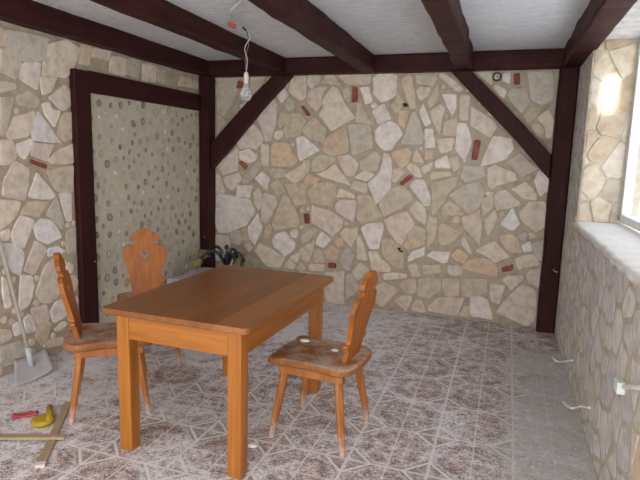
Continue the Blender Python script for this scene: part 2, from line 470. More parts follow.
def voronoi(mb,x0,x1,y0,y1,to3,size=.22,gap=.010,holes=(),h=.012,keys='wcctgpoWg'):
    pts=[]; A=(x1-x0)*(y1-y0); 
    for k in range(int(A/size**2*30)):
        p=(rnd.uniform(x0-.1,x1+.1),rnd.uniform(y0-.1,y1+.1)); m=size*rnd.choice((.5,.75,.95))
        if all(math.hypot(p[0]-q[0],p[1]-q[1])>min(m,q[2]) for q in pts): pts.append((p[0],p[1],m))
    for p in pts:
        P=[(x0+.004,y0+.004),(x1-.004,y0+.004),(x1-.004,y1-.004),(x0+.004,y1-.004)]
        for q in pts:
            if q is p: continue
            dx,dy=q[0]-p[0],q[1]-p[1]; L=math.hypot(dx,dy)
            if L>size*4: continue
            n=(dx/L,dy/L); w=.5*(p[2]/(p[2]+q[2]))*L+.25*L
            P=clip(P,n,n[0]*p[0]+n[1]*p[1]+w-gap)
            if len(P)<3: break
        if len(P)<3: continue
        cx=sum(a[0] for a in P)/len(P); cy=sum(a[1] for a in P)/len(P)
        if any(a<cx<b and c<cy<d for a,b,c,d in holes): continue
        stone(mb,P,rnd.choice(keys),to3,h)
MORT=lin((186,172,152))
def slab(mb,corners,th):   # corner list ccw seen from the room, th = outward thickness vector
    mb.cur=MORT; c=[Vector(p) for p in corners]; t=Vector(th); mb.loft([c,[p+t for p in c]])
# back wall (y=0)
b=MB(); slab(b,[(-.15,0,-.1),(W+.4,0,-.1),(W+.4,0,2.6),(-.15,0,2.6)],(0,.2,0))
to_b=lambda x,y,h:(x,-h,y)
bp=parse(BACK)
for k,P in bp: stone(b,P,k,to_b,.018 if k in 'RO' else .012,grow=0 if k in 'RO' else .005)
fill_gaps(b,bp,.12,W-.16,.05,HB-.02,to_b)
tag(b.build('wall_back',STONE,fix=False),kind='structure')
# left wall (x=0)
l=MB(); slab(l,[(0,0,-.1),(0,YF-.1,-.1),(0,YF-.1,2.6),(0,0,2.6)],(-.2,0,0))
to_l=lambda y,z,h:(h,y,z)
lp=[(k,P) for k,P in parse(LEFT)]
def stl(P,k): 
    # keep orientation so that normals face +x
    stone(l,P,k,to_l,.012,grow=0 if k in 'RO' else .010)
for k,P in lp: stl(clip(P,(1,0),-.175),k)
fill_gaps(l,lp,-2.62,-1.93,.04,HB-.02,to_l)
voronoi(l,YF,-2.64,.02,HB,to_l,.24)
wl=tag(l.build('wall_left',STONE,fix=False),kind='structure')
# right wall (x=W) with the deep window niche
YN0,YN1,ZS,ZT=-.83,-3.05,1.09,2.38; XW=W+.28
r=MB(); MORT=lin((190,182,164))
slab(r,[(W,.0,-.1),(W,YN0,-.1),(W,YN0,2.6),(W,.0,2.6)],(.4,0,0))
slab(r,[(W,YN1,-.1),(W,YF-.1,-.1),(W,YF-.1,2.6),(W,YN1,2.6)],(.4,0,0))
slab(r,[(W,YN0,-.1),(W,YN1,-.1),(W,YN1,ZS-.03),(W,YN0,ZS-.03)],(.4,0,0))
m0=MORT; MORT=lin((214,212,208)); slab(r,[(W,YN0,ZT),(W,YN1,ZT),(W,YN1,2.6),(W,YN0,2.6)],(.4,0,0)); MORT=m0
to_r=lambda y,z,h:(W-h,y,z)
voronoi(r,-.83,-.13,.02,HC,to_r,.22,h=.0012,gap=.014,keys='xyzxyx')
voronoi(r,YN1,-.83,.02,ZS-.03,to_r,.24,h=.0012,gap=.014,keys='xyzxyx')
voronoi(r,YF,YN1,.02,HC,to_r,.24,h=.009)
voronoi(r,W+.005,XW-.01,ZS,ZT,lambda x,z,h:(x,YN0-h,z),.21,h=.008,gap=.006,keys='tugvut')
voronoi(r,W+.005,XW-.01,ZS,ZT,lambda x,z,h:(x,YN1+h,z),.17,h=.010,keys='wcctpow')
tag(r.build('wall_right',STONE,fix=False),kind='structure')
PLAS=plain('rough_white_plaster',(222,218,214),.9,.2,vary=.08,scale=25)
# front wall behind the viewpoint, with a wide unseen opening added for fill daylight
f=MB()
FX0,FX1,FZ=.25,3.4,2.28
f.box(-.2,YF-.2,-.1,FX0,YF,2.6); f.box(FX1,YF-.2,-.1,W+.4,YF,2.6); f.box(FX0,YF-.2,FZ,FX1,YF,2.6); f.box(FX0,YF-.2,-.1,FX1,YF,.12)
tag(f.build('wall_front',PLAS),kind='structure')
# sill (part of the window niche)
s=MB(); N=60; Mx=10; vs=[];fs=[]
for i in range(N+1):
    y=YN0+(YN1-YN0)*i/N
    fr=W-.035+.02*noise.noise(Vector((y*6,0,3)))+.008*noise.noise(Vector((y*22,1,3)))
    for j in range(Mx+1):
        x=fr+(XW+.02-fr)*j/Mx
        vs.append((x,y,ZS+.004+.008*noise.noise(Vector((x*14,y*14,0)))-(.010 if j==0 else 0)))
for i in range(N):
    for j in range(Mx): a=i*(Mx+1)+j; fs.append((a,a+1,a+Mx+2,a+Mx+1))
o=len(vs)
for i in range(N+1):
    x,y,z=vs[i*(Mx+1)]; vs.append((x+.012,y,ZS-.035-.008*noise.noise(Vector((y*15,2,2)))))
for i in range(N): fs.append((i*(Mx+1),(i+1)*(Mx+1),o+i+1,o+i))
o2=len(vs); vs+=[(XW+.02,YN0,ZS-.035),(XW+.02,YN1,ZS-.035)]
fs.append(tuple(o+i for i in range(N+1))+(o2+1,o2))
s.add(vs,fs)
sill=tag(s.build('trim_1',PLAS,smooth=True),'rough white plaster window sill, thick and uneven along its edge',kind='structure')
# floor
def floor_mat():
    t=NT('patterned_floor_tiles'); sp=t.N.new('ShaderNodeSeparateXYZ'); t.link(t.tc.outputs['Object'],sp.inputs[0])
    x,y=sp.outputs[0],sp.outputs[1]; m=t.math
    def fold(v,off): return m('ABSOLUTE',m('SUBTRACT',m('FRACT',m('ADD',m('MULTIPLY',m('ADD',v,off),2.5),.5)),.5))
    wn=t.noise(t.tc.outputs['Object'],30,3,.5); wob=m('MULTIPLY',m('SUBTRACT',wn,.5),.012)
    p=fold(m('ADD',x,m('ADD',m('MULTIPLY',y,-.008),-.02)),-2.26+.02); q=fold(y,2.555)
    mx=m('MAXIMUM',p,q); mn=m('MINIMUM',p,q); sm=m('ADD',p,q)
    r=m('SQRT',m('ADD',m('MULTIPLY',p,p),m('MULTIPLY',q,q)))
    ln=m('SUBTRACT',mx,.5); 
    oct1=m('GREATER_THAN',m('ADD',mx,wob),.481)
    diag=m('LESS_THAN',m('ABSOLUTE',m('SUBTRACT',m('ADD',sm,wob),.702)),.026)
    seam=m('LESS_THAN',mn,.011)
    line=m('MAXIMUM',m('MAXIMUM',m('MULTIPLY',oct1,.85),diag),m('MULTIPLY',seam,.75))
    line2=m('LESS_THAN',m('ABSOLUTE',m('SUBTRACT',m('ADD',sm,wob),.60)),.011)
    rn=m('ADD',r,m('MULTIPLY',m('SUBTRACT',t.noise(t.tc.outputs['Object'],22,4,.6),.5),.26))
    lt=lin((204,194,190)); br=lin((134,84,72)); dk=lin((98,74,72)); tn=lin((168,126,110))
    ring=t.ramp(m('MULTIPLY',rn,1.6),[(0,lt),(.10,tn),(.22,br),(.34,lt),(.40,tn),(.50,br),(.62,dk),(.70,lt),(.80,tn),(1,lt)])
    star=m('LESS_THAN',m('ABSOLUTE',m('SUBTRACT',p,q)),.016); star=m('MULTIPLY',star,m('LESS_THAN',r,.24))
    c=t.mix(m('MULTIPLY',star,.7),ring,lt)
    # floral mottling of the glaze
    g=t.noise(t.tc.outputs['Object'],75,3,.6); c=t.mix(t.range(g,.46,.58,0,.6),c,lin((214,204,200)))
    g3=t.noise(t.tc.outputs['Object'],48,2,.5,2); c=t.mix(t.range(g3,.50,.58,0,.7),c,lin((104,82,80)))
    out=m('GREATER_THAN',sm,.72); c=t.mix(m('MULTIPLY',out,.55),c,lin((128,104,98)))
    edge=m('LESS_THAN',m('ABSOLUTE',m('SUBTRACT',m('ADD',sm,wob),.655)),.018); c=t.mix(m('MULTIPLY',edge,.45),c,lin((96,82,80)))
    c=t.mix(m('MULTIPLY',line,t.range(g,.35,.62,.95,.45)),c,lin((228,223,221)))
    # building dust : blotches, thicker towards the walls and a trodden grey film along the right wall
    d1=t.noise(t.mapping((1,1.3,1)),2.6,8,.72,.6); d2=t.noise(t.tc.outputs['Object'],16,7,.75)
    dd=m('ADD',m('MULTIPLY',d1,.6),m('MULTIPLY',d2,.55))
    side=m('ADD',t.range(x,1.3,.1,0,.12),m('MULTIPLY',t.range(y,-1.9,-.9,0,.09),t.range(x,2.7,1.9,0,1))); 
    dd=m('ADD',dd,m('MULTIPLY',m('SUBTRACT',t.noise(t.tc.outputs['Object'],42,6,.85,2.0),.5),1.0)); dust=t.range(m('ADD',dd,side),.565,.67,.04,.88)
    c=t.mix(dust,c,lin((238,236,240)))
    c=t.mix(m('MULTIPLY',m('MULTIPLY',line,m('SUBTRACT',1,dust)),.5),c,lin((232,228,226)))
    xe=m('ADD',x,m('MULTIPLY',m('SUBTRACT',d1,.5),.9)); film=t.range(xe,3.12,3.34,0,.9)
    film=m('MULTIPLY',film,t.range(y,-.55,-.75,0,1)); film=m('MULTIPLY',film,t.range(d2,.62,.45,.35,1))
    c=t.mix(film,c,lin((196,196,194)))
    cr=t.noise(t.tc.outputs['Object'],55,2,.5); c=t.mix(t.range(cr,.62,.68,0,.8),c,lin((236,234,236)))
    return t.fin(c,t.range(dust,0,1,.45,.9),bump=m('ADD',d2,m('MULTIPLY',cr,.5)),bs=.2,bd=.004,spec=.3)
fl=MB(); fl.box(-.2,YF-.2,-.12,W+.4,.2,0); tag(fl.build('floor',floor_mat()),kind='structure')
# ceiling
t=NT('troweled_ceiling_plaster'); v=t.mapping((9,26,9)); n=t.noise(v,1,5,.6,1.0); n2=t.noise(t.mapping((1,1,1)),40,4,.6)
cm=t.fin(t.ramp(n,[(.25,lin((206,208,214))),(.7,lin((232,233,236)))]),.95,bump=t.math('ADD',n,t.math('MULTIPLY',n2,.5)),bs=1,bd=.02,spec=.1)
c=MB(); c.box(-.2,YF-.2,HC,W+.5,.2,HC+.15); tag(c.build('ceiling',cm),kind='structure')
# ---------------------------------------------------------------- timbers
def timber_mat(ax):
    t=NT('dark_red_brown_timber_'+ax); k={'x':(2,30,30),'y':(30,2,30),'z':(30,30,2)}[ax]
    n=t.noise(t.mapping(k),1,5,.65,.8); n2=t.noise(t.mapping((1,1,1)),5,4,.6)
    f=t.math('ADD',t.math('MULTIPLY',n,.6),t.math('MULTIPLY',n2,.4))
    return t.fin(t.ramp(f,[(.3,lin((36,14,13))),(.55,lin((60,24,23))),(.75,lin((88,42,40)))]),.6,bump=n,bs=.25,bd=.004,spec=.2)
TM={a:timber_mat(a) for a in 'xyz'}
NAIL=plain('nail_steel',(190,176,160),.4,metal=.3)
def timber(name,p0,p1,wv,hv,ax,label,group=None,wob=.007,cat='beam',nails=(),seed=1,n=None):
    """p0->p1 is the centre line, wv / hv the half width and half height vectors"""
    p0,p1,wv,hv=map(Vector,(p0,p1,wv,hv)); L=(p1-p0).length; n=n or max(3,int(L/.12)); mb=MB(); rings=[]
    for i in range(n+1):
        t=i/n; c=p0.lerp(p1,t); s=t*L
        e=lambda k:wob*(noise.noise(Vector((s*2.3+seed*7.7,k*3.1,seed)))*1.4+.6*noise.noise(Vector((s*7,k*5.3,seed*2))))
        pr=[]; a=.84
        for k,(u,v) in enumerate(((-1,-a),(-a,-1),(a,-1),(1,-a),(1,a),(a,1),(-a,1),(-1,a))):
            du=e(k//2)*(1 if u>0 else -1); 
            top=(v>0)
            pr.append(c+wv*u+hv*v+wv.normalized()*(0 if abs(wv.length)<1e-6 else du)-hv.normalized()*(0 if top else e(9)))
        rings.append(pr)
    mb.loft(rings); o=mb.build(name,TM[ax]); tag(o,label,cat,group)
    for q in nails:
        m=MB(); q=Vector(q); m.lathe([(.001,-.003),(.006,-.003),(.006,.002),(.001,.003)],10,Matrix.Translation(q)@Matrix.Rotation(R_(90),4,'X'))
        m.build('nail_head',NAIL,o)
    return o
h2=(HC-HB)/2; zc=(HC+HB)/2
timber('cross_beam',(.002,-D/2,zc),(W-.002,-D/2,zc),(0,D/2-.002,0),(0,0,h2),'x','long dark red-brown beam running along the top of the back stone wall',wob=.004,nails=[(1.715,-D-.004,2.345),(2.63,-D-.004,2.36)])
YB=-D-.004
timber('ceiling_beam',(.062,YB,zc),(.062,YF+.03,zc),(.058,0,0),(0,0,h2),'y','dark ceiling beam tight against the left stone wall','dark ceiling beams',seed=2)
timber('ceiling_beam',(.925,YB,zc+.006),(.925,YF+.03,zc+.006),(.055,0,0),(0,0,h2-.006),'y','dark ceiling beam just left of the hanging light bulb','dark ceiling beams',seed=3)
timber('ceiling_beam',(1.805,YB,zc),(1.805,YF+.03,zc),(.068,0,0),(0,0,h2),'y','dark ceiling beam just right of the hanging light bulb','dark ceiling beams',seed=4,wob=.012)
timber('ceiling_beam',(2.688,YB,zc),(2.688,YF+.03,zc),(.073,0,0),(0,0,h2),'y','dark ceiling beam above the top end of the right diagonal brace','dark ceiling beams',seed=5,wob=.012)
timber('ceiling_beam',(3.568,YB,zc),(3.568,YF+.03,zc),(.083,0,0),(0,0,h2),'y','dark ceiling beam beside the window, above the right corner post','dark ceiling beams',seed=6,wob=.010)
timber('corner_post',(W-.079,-D/2,.0),(W-.079,-D/2,HB-.004),(.075,0,0),(0,D/2-.002,0),'z','dark wooden corner post beside the window wall, reaching the tiles',cat='post',seed=7,wob=.004)
timber('corner_post',(.067,-.079,.0),(.067,-.079,HB-.004),(.058,0,0),(0,.077,0),'z','dark wooden corner post between pebble panel and back stone wall',cat='post',seed=8,wob=.004,nails=[(.075,-.161,.62)])
def brace(poly,label,seed):
    mb=MB(); mb.loft([[Vector((x,-.03,z)) for x,z in poly],[Vector((x,-D+.006,z)) for x,z in poly]])
    o=mb.build('diagonal_brace',TM['z'],bevel=.008); tag(o,label,'brace','diagonal braces')
HB4=HB-.006
brace([(.835,HB4),(.62,2.115),(.34,1.84),(.132,1.625),(.132,1.36),(.36,1.60),(.70,1.975),(1.034,HB4)],'dark diagonal brace rising from the left corner post behind the light bulb',1)
brace([(2.568,HB4),(2.84,2.03),(3.17,1.70),(3.464,1.375),(3.464,1.585),(3.20,1.86),(2.97,2.09),(2.745,HB4)],'dark diagonal brace running down to the right corner post',2)
# frame and pebble panel on the left wall
FY0,FY1=-1.772,-.166
def board(mb,y0,y1,z0,z1,x0=.0,x1=.055):
    mb.box(x0,y0,z0,x1,y1,z1)
fr=empty('panel_frame',(0,-1.83,0)); tag(fr,'dark wooden frame around the pebble panel on the left wall','frame')
m=MB(); m.box(.0,-.105,.0,.055,.06,2.11); m.v=[(x,y+(.006*noise.noise(Vector((z*2,y*9,1)))),z) for x,y,z in m.v]
up=m.build('upright',TM['z'],fr,bevel=.01)
m=MB(); m.box(0,-.155,0,.03,-.106,2.06); 
m=MB(); m.box(.0,.0605,1.958,.052,1.655,2.118); m.build('header',TM['y'],fr,bevel=.008)
m=MB(); m.lathe([(.001,0),(.006,0),(.006,.006),(.001,.008)],10,Matrix.Translation((.054,.03,.645))@Matrix.Rotation(R_(90),4,'Y')); m.build('nail_head',NAIL,up)
p=MB(); to_p=lambda y,z,h:(.016+h,y,z)
p.cur=lin((204,197,180)); p.box(.0,FY0+.004,.0,.016,FY1-.002,1.955)
pk=[(142,134,124),(158,150,138),(128,122,124),(172,160,144),(140,132,138),(176,158,144),(200,196,186),(150,140,120)]
pts=[]
for k in range(5200):
    y,z=rnd.uniform(FY0+.03,FY1-.03),rnd.uniform(.03,1.93); rad=rnd.uniform(.019,.036)
    if all(math.hypot(y-a,z-b_)>rad+c_+.036 for a,b_,c_ in pts):
        pts.append((y,z,rad)); p.cur=lin(rnd.choice(pk)); p.smooth=True
        an=rnd.uniform(1.1,2.0); e=rnd.uniform(.6,.9); ca,sa=math.cos(an),math.sin(an); n=12
        dome=[]
        for q,(s_,h_) in enumerate(((1,0),(.93,.45),(.7,.8),(.35,.97))):
            dome.append([to_p(y+rad*s_*(math.cos(6.283*j/n)*ca-e*math.sin(6.283*j/n)*sa),z+rad*s_*(math.cos(6.283*j/n)*sa+e*math.sin(6.283*j/n)*ca),h_*rad*.55-.002) for j in range(n)])
        vs=[v for d in dome for v in d]; fs=[]
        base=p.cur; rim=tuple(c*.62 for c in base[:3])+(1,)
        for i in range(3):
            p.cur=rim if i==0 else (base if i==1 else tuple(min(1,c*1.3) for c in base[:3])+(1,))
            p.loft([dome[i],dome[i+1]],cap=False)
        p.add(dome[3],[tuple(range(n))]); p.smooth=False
t=NT('pebble_dash'); a=t.N.new('ShaderNodeAttribute'); a.attribute_name='tint'; n=t.noise(t.mapping((1,1,1)),18,6,.6)
pm=t.fin(t.mix(1,a.outputs['Color'],t.ramp(n,[(.3,(.85,.84,.80,1)),(.7,(1.08,1.07,1.06,1))]),'MULTIPLY'),.8,bump=n,bs=.4,bd=.006,spec=.25)
pp=p.build('pebble_inlay',pm,wl,fix=False); pp['label']='cream mortar panel set with small grey pebbles'
# ---------------------------------------------------------------- window
PVC=plain('white_window_frame',(228,231,236),.35,vary=.02)
gl=NT('window_glass'); g=gl.N.new('ShaderNodeBsdfTransparent'); gg=gl.N.new('ShaderNodeBsdfGlossy'); gg.inputs['Roughness'].default_value=.02
mx=gl.N.new('ShaderNodeMixShader'); mx.inputs[0].default_value=.06; gl.link(g.outputs[0],mx.inputs[1]); gl.link(gg.outputs[0],mx.inputs[2]); gl.link(mx.outputs[0],gl.N['Material Output'].inputs[0]); GLASS=gl.m
DIM_GLASS=GLASS.copy(); DIM_GLASS.name='dimming_window_glass'; DIM_GLASS.node_tree.nodes['Transparent BSDF'].inputs[0].default_value=(.74,.75,.76,1)  # grey tint added to the pane to dim daylight on the niche reveal
def window(name,posts,z0,z1,mk,label,glass=None):
    root=empty(name,(0,0,0)); tag(root,label,kind='structure')
    m=MB()
    A,B=posts[0],posts[-1]
    def bx(a,b,c,d,t=.03): 
        mk(m,a,b,c,d,t)
    bx(A,B,z0,z0+.055); bx(A,B,z1-.055,z1)
    for q in posts: bx(min(max(q-.025,min(A,B)),max(A,B)-.05),min(max(q+.025,min(A,B)+.05),max(A,B)),z0+.055,z1-.055)
    m.build('window_frame',PVC,root,bevel=.005)
    g=MB()
    for a,b_ in zip(posts[:-1],posts[1:]): mk(g,min(a,b_)+.02,max(a,b_)-.02,z0+.05,z1-.05,.004)
    g.build('pane',glass or GLASS,root)
window('window_1',[YN0-.004,-1.45,-2.2,YN1+.004],ZS+.018,ZT-.004,lambda m,a,b,c,d,t:m.box(XW-t+.03,a,c,XW+t+.03,b,d),'white framed window in the deep niche of the right stone wall',DIM_GLASS)
window('window_added',[FX0+.004,1.3,2.35,FX1-.004],.125,FZ-.004,lambda m,a,b,c,d,t:m.box(a,YF-.1-t,c,b,YF-.1+t,d),'wide white framed window added behind the viewpoint to let in fill daylight')
# ---------------------------------------------------------------- table
HON='honey_pine'
WT=wood('honey_table_top',(122,74,34),(160,100,48),'y',.36,planks=.115)  # top painted darker than the legs to imitate its look at a grazing angle
WX=wood('honey_wood_x',(138,80,26),(184,114,40),'x',.35)
WY=wood('honey_wood_y',(138,80,26),(184,114,40),'y',.35)
WZ=wood('honey_wood_z',(140,82,26),(186,116,40),'z',.35)
TW,TL,TH=.815,1.18,.76
tb=empty('dining_table',(1.6875-.004,-2.5565,0),-.0285); tag(tb,'honey-coloured wooden dining table with square legs in the middle of the room','table')
m=MB()
cs=[]; rr=.03; 
for (sx,sy,a0) in ((1,1,0),(-1,1,90),(-1,-1,180),(1,-1,270)):
    for k in range(5):
        a=R_(a0+90*k/4); cs.append((sx*(TW/2-rr)+rr*math.cos(a),sy*(TL/2-rr)+rr*math.sin(a)))
m.loft([[Vector((x,y,TH-.032)) for x,y in cs],[Vector((x,y,TH)) for x,y in cs]]); m.build('table_top',WT,tb,bevel=.006,seg=3)
LI=.058; LW=.072
for sx in (-1,1):
    for sy in (-1,1):
        m=MB(); x=sx*(TW/2-LI-LW/2); y=sy*(TL/2-.045-LW/2)
        m.loft([[Vector((x+a*q,y+b_*q,z)) for a,b_ in ((-1,-1),(1,-1),(1,1),(-1,1))] for z,q in ((0,LW/2),(TH-.0325,LW/2))])
        m.build('leg',WZ,tb,bevel=.005)
AH=.128; z0=TH-.033-AH; z1=TH-.033; ex=TW/2-LI-LW; ey=TL/2-.045-LW
for sy in (-1,1):
    m=MB(); y=sy*(TL/2-.045-.016); m.box(-ex+.0005,y-.012,z0,ex-.0005,y+.012,z1); m.build('apron',WX,tb,bevel=.002)
for sx in (-1,1):
    m=MB(); x=sx*(TW/2-LI-.016); m.box(x-.012,-ey+.0005,z0,x+.012,ey-.0005,z1); m.build('apron',WY,tb,bevel=.002)
# ---------------------------------------------------------------- chairs
CS=wood('chair_seat_wood',(118,68,30),(168,106,50),'y',.4,dust=.8)
CB=wood('chair_back_wood',(132,70,18),(182,106,32),'z',.5)
CL=wood('chair_leg_wood',(142,82,34),(188,120,58),'z',.45,dust=.35,foot=.16)
def mirror(half): return half+[(-a,b) for a,b in half[::-1]]
def make_chair():
    c=empty('carved_chair',(0,0,0))
    # seat outline (x forward, y sideways)
    hl=[(x*1.045,y*1.045) for x,y in [(.232,.0),(.236,.06),(.222,.11),(.232,.150),(.226,.185),(.200,.203),(.165,.198),(.10,.186),(.02,.184),(-.06,.190),(-.13,.202),(-.180,.200),(-.215,.170),(-.232,.11),(-.238,.0)]]
    P=[(x,y) for x,y in hl]+[(x,-y) for x,y in hl[-2:0:-1]]
    m=MB(); cx=0
    ring=lambda k,z:[Vector((x*k,y*k,z)) for x,y in P]
    m.loft([ring(.95,.412),ring(1,.422),ring(1,.446),ring(.965,.456)]); m.build('seat',CS,c,bevel=.004)
    # two battens below the seat
    for s in (-1,1):
        m=MB(); m.box(-.185,s*.150-.024,.366,.185,s*.150+.024,.4115); m.build('batten',CL,c,bevel=.004)
    for sx in (-1,1):
        for s in (-1,1):
            m=MB(); top=Vector((sx*.150,s*.145,.40)); bot=Vector((sx*.208,s*.197,0)); d=(bot-top).normalized()
            rings=[]
            for t_,r in ((0,.0215),(.5,.0205),(1,.0150)):
                q=top.lerp(bot,t_); rings.append([Vector((q.x+r*math.cos(R_(22.5+45*k))*1.08,q.y+r*math.sin(R_(22.5+45*k))*1.08,q.z)) for k in range(8)])
            m.loft(rings); m.build('leg',CL,c)
    # backrest board with carved outline and heart hole, leaning back
    half=[(.0,.488),(.030,.485),(.046,.472),(.058,.460),(.082,.452),(.104,.430),(.112,.404),(.094,.394),(.076,.388),(.070,.374),(.078,.362),(.100,.366),(.128,.362),(.150,.344),(.162,.314),(.164,.290),(.154,.250),(.136,.205),(.122,.160),(.116,.128),(.122,.114),(.142,.110),(.148,.098),(.136,.086),(.112,.082),(.106,.055),(.104,.0)]
    out=half+[(-a,b) for a,b in half[:0:-1]]
    n=len(out); heart=[]; N=24
    for k in range(N):
        a=2*math.pi*k/N+math.pi/2; 
        a=math.pi/2-2*math.pi*k/N
        t_=math.pi/2-a
        x=16*math.sin(t_)**3; y=13*math.cos(t_)-5*math.cos(2*t_)-2*math.cos(3*t_)-math.cos(4*t_)
        heart.append((x*.0020,.285+y*.0023))
    bm=bmesh.new(); ex=[]
    for loop in (out,heart):
        vv=[bm.verts.new((0,a,b)) for a,b in loop]
        ex+=[bm.edges.new((vv[i],vv[(i+1)%len(vv)])) for i in range(len(vv))]
    bmesh.ops.triangle_fill(bm,edges=ex,use_beauty=True)
    g=bmesh.ops.extrude_face_region(bm,geom=bm.faces[:]); bmesh.ops.translate(bm,verts=[v for v in g['geom'] if isinstance(v,bmesh.types.BMVert)],vec=(.026,0,0))
    bmesh.ops.recalc_face_normals(bm,faces=bm.faces)
    lean=.205
    for v in bm.verts:
        x,y,z=v.co; v.co=(-.178+x-z*lean,y,.452+z)
    me=bpy.data.meshes.new('backrest'); bm.to_mesh(me); bm.free(); me.materials.append(CB)
    o=bpy.data.objects.new('backrest',me); COL.objects.link(o); o.parent=c
    b=o.modifiers.new('bevel','BEVEL'); b.width=.006; b.segments=2; b.limit_method='ANGLE'; b.angle_limit=R_(50)
    return c
def copy_tree(o):
    c=o.copy(); COL.objects.link(c)
    for ch in list(o.children):
        d=ch.copy(); COL.objects.link(d); d.parent=c
    return c
ch=make_chair(); tag(ch,'carved wooden chair at the right side of the table, heart cut in its back','chair','carved chairs around the table')
B_=copy_tree(ch); B_['label']='carved wooden chair at the left front corner of the table, back seen edge-on'
C_=copy_tree(ch); C_['label']='carved wooden chair behind the table in front of the pebble panel, back seen face-on'
def put(o,x,y,h): o.location=(x,y,0); o.rotation_euler=(0,0,h)
put(ch,2.214,-2.515,math.pi-.09); put(B_,.935,-2.69,R_(38)); put(C_,.680,-1.978,R_(-50))
# plaster crumbs on the right chair
WH=plain('white_plaster_crumb',(232,230,228),.9,vary=.05)
def crumb(x,y,z,r,label,seed,grp='plaster crumbs'):
    m=MB(); rings=[]; n=10
    for k,(s_,h_) in enumerate(((.9,0),(1,.25),(.8,.6),(.35,.85))):
        rings.append([Vector((r*s_*(1+.35*noise.noise(Vector((j*.9,seed,k*.4))))*math.cos(6.283*j/n)*1.3,r*s_*math.sin(6.283*j/n)*(1+.3*noise.noise(Vector((j,seed+5,0)))),r*.6*h_)) for j in range(n)])
    m.loft(rings); o=m.build('plaster_crumb',WH,loc=(x,y,z),smooth=True); tag(o,label,'rubble',grp)
# ---------------------------------------------------------------- bulb on its wires
def U(px,py,ax,val):
    f,r,u=f_,r_,u_; d=f+r*((px-320)/536.66)-u*((py-240)/536.66); c=Vector((3.08259,-5.205416,1.5157)); return c+d*((val-c[ax])/d[ax])
BX,BY=1.281,-1.6
lb=empty('hanging_light_bulb',(BX,BY,HC)); tag(lb,'bare clear light bulb hanging on thin wires from the ceiling','light bulb')
WIRE=plain('grey_white_wire',(206,204,204),.5); DW=plain('thin_brown_wire',(110,92,80),.6); SOC=plain('cream_lamp_socket',(226,214,200),.4)
m=MB(); m.tube([(.17,-.42,-.008),(.06,-.34,-.035),(-.02,-.2,-.03),(-.05,-.08,-.015),(-.08,.10,-.03)],.007); m.build('ceiling_cable',WIRE,lb)
m=MB(); m.tube([(-.08,.10,-.03),(-.06,.09,-.05),(-.04,.07,-.06)],.008); m.build('cable_joint',plain('dark_tape',(60,54,54),.5),lb)
m=MB(); m.box(-.03,-.02,-.012,.03,.02,.012); m.build('connector',plain('red_connector',(176,70,52),.4),lb,bevel=.004,loc=(-.125,.02,-.035),rot=(0,.3,.5))
m=MB(); m.tube([(-.04,.07,-.06),(-.005,.03,-.10),(.012,.01,-.18),(-.006,0,-.26),(0,0,-.37)],.0035); m.build('wire',DW,lb)
m=MB(); m.tube([(-.04,.07,-.06),(.02,.02,-.12),(-.012,.0,-.2),(.008,0,-.28),(0,0,-.37)],.003); m.build('wire',WIRE,lb)
m=MB(); m.lathe([(.006,.0),(.012,-.004),(.017,-.02),(.019,-.05),(.0165,-.056),(.0165,-.082),(.012,-.085)],20); m.build('socket',SOC,lb,loc=(0,0,-.365),smooth=True)
gb=NT('clear_bulb_glass'); gb.p.inputs['Transmission Weight'].default_value=.75; gb.p.inputs['Roughness'].default_value=.12; gb.p.inputs['IOR'].default_value=1.3; gb.p.inputs['Base Color'].default_value=(.95,.95,.97,1)
m=MB(); m.lathe([(.014,-.078),(.018,-.092),(.028,-.112),(.038,-.135),(.042,-.160),(.038,-.183),(.026,-.199),(.010,-.206),(.0005,-.207)],24); m.build('glass_bulb',gb.m,lb,loc=(0,0,-.365),smooth=True)
m=MB(); m.lathe([(.009,-.085),(.008,-.115),(.012,-.122),(.004,-.126)],12); m.build('filament_stem',plain('glass_stem',(200,196,190),.3),lb,loc=(0,0,-.365),smooth=True)
# ---------------------------------------------------------------- shovel leaning on the left wall
SG=plain('dusty_white_plastic',(204,204,206),.6,vary=.05); PG=plain('pale_wooden_pole',(176,166,154),.6)
sh=empty('shovel',(.12,-2.5,0)); tag(sh,'white plastic shovel with a pale pole leaning on the left stone wall','shovel')
def L3(v): return Vector(v)-Vector((.12,-2.5,0))
a_,b_,c_,d_=U(13.8,389,2,.012),U(55,370,2,.012),U(46,353.5,2,.05),U(14.4,366,2,.05)
m=MB(); n=10; rows=[]
for i in range(n+1):
    t_=i/n; row=[]
    fr_=a_.lerp(b_,t_); bk=d_.lerp(c_,t_); dish=.018*(2*t_-1)**2
    for j in range(n+1):
        s_=j/n; p_=fr_.lerp(bk,s_); p_=p_+Vector((0,0,dish+.012*s_*s_+(.02*max(0,s_-.85)/.15))); row.append(L3(p_))
    rows.append(row)
for dz,flip in ((0,0),):
    vs=[q for r in rows for q in r]+[q-Vector((0,0,.004)) for r in rows for q in r]; K=(n+1)**2; fs=[]
    for i in range(n):
        for j in range(n):
            a=i*(n+1)+j; q=(a,a+1,a+n+2,a+n+1); fs.append(q); fs.append(tuple(K+x for x in q[::-1]))
    bd=[i*(n+1) for i in range(n+1)]+[n*(n+1)+j for j in range(1,n+1)]+[i*(n+1)+n for i in range(n-1,-1,-1)]+[j for j in range(n-1,0,-1)]
    for i in range(len(bd)): a,b=bd[i],bd[(i+1)%len(bd)]; fs.append((a,b,K+b,K+a))
    m.add(vs,fs)
m.build('blade',SG,sh,smooth=True)
base=U(31,361,2,.075); topw=U(0,243,0,.03); dr=(topw-base).normalized(); top=base+dr*1.25
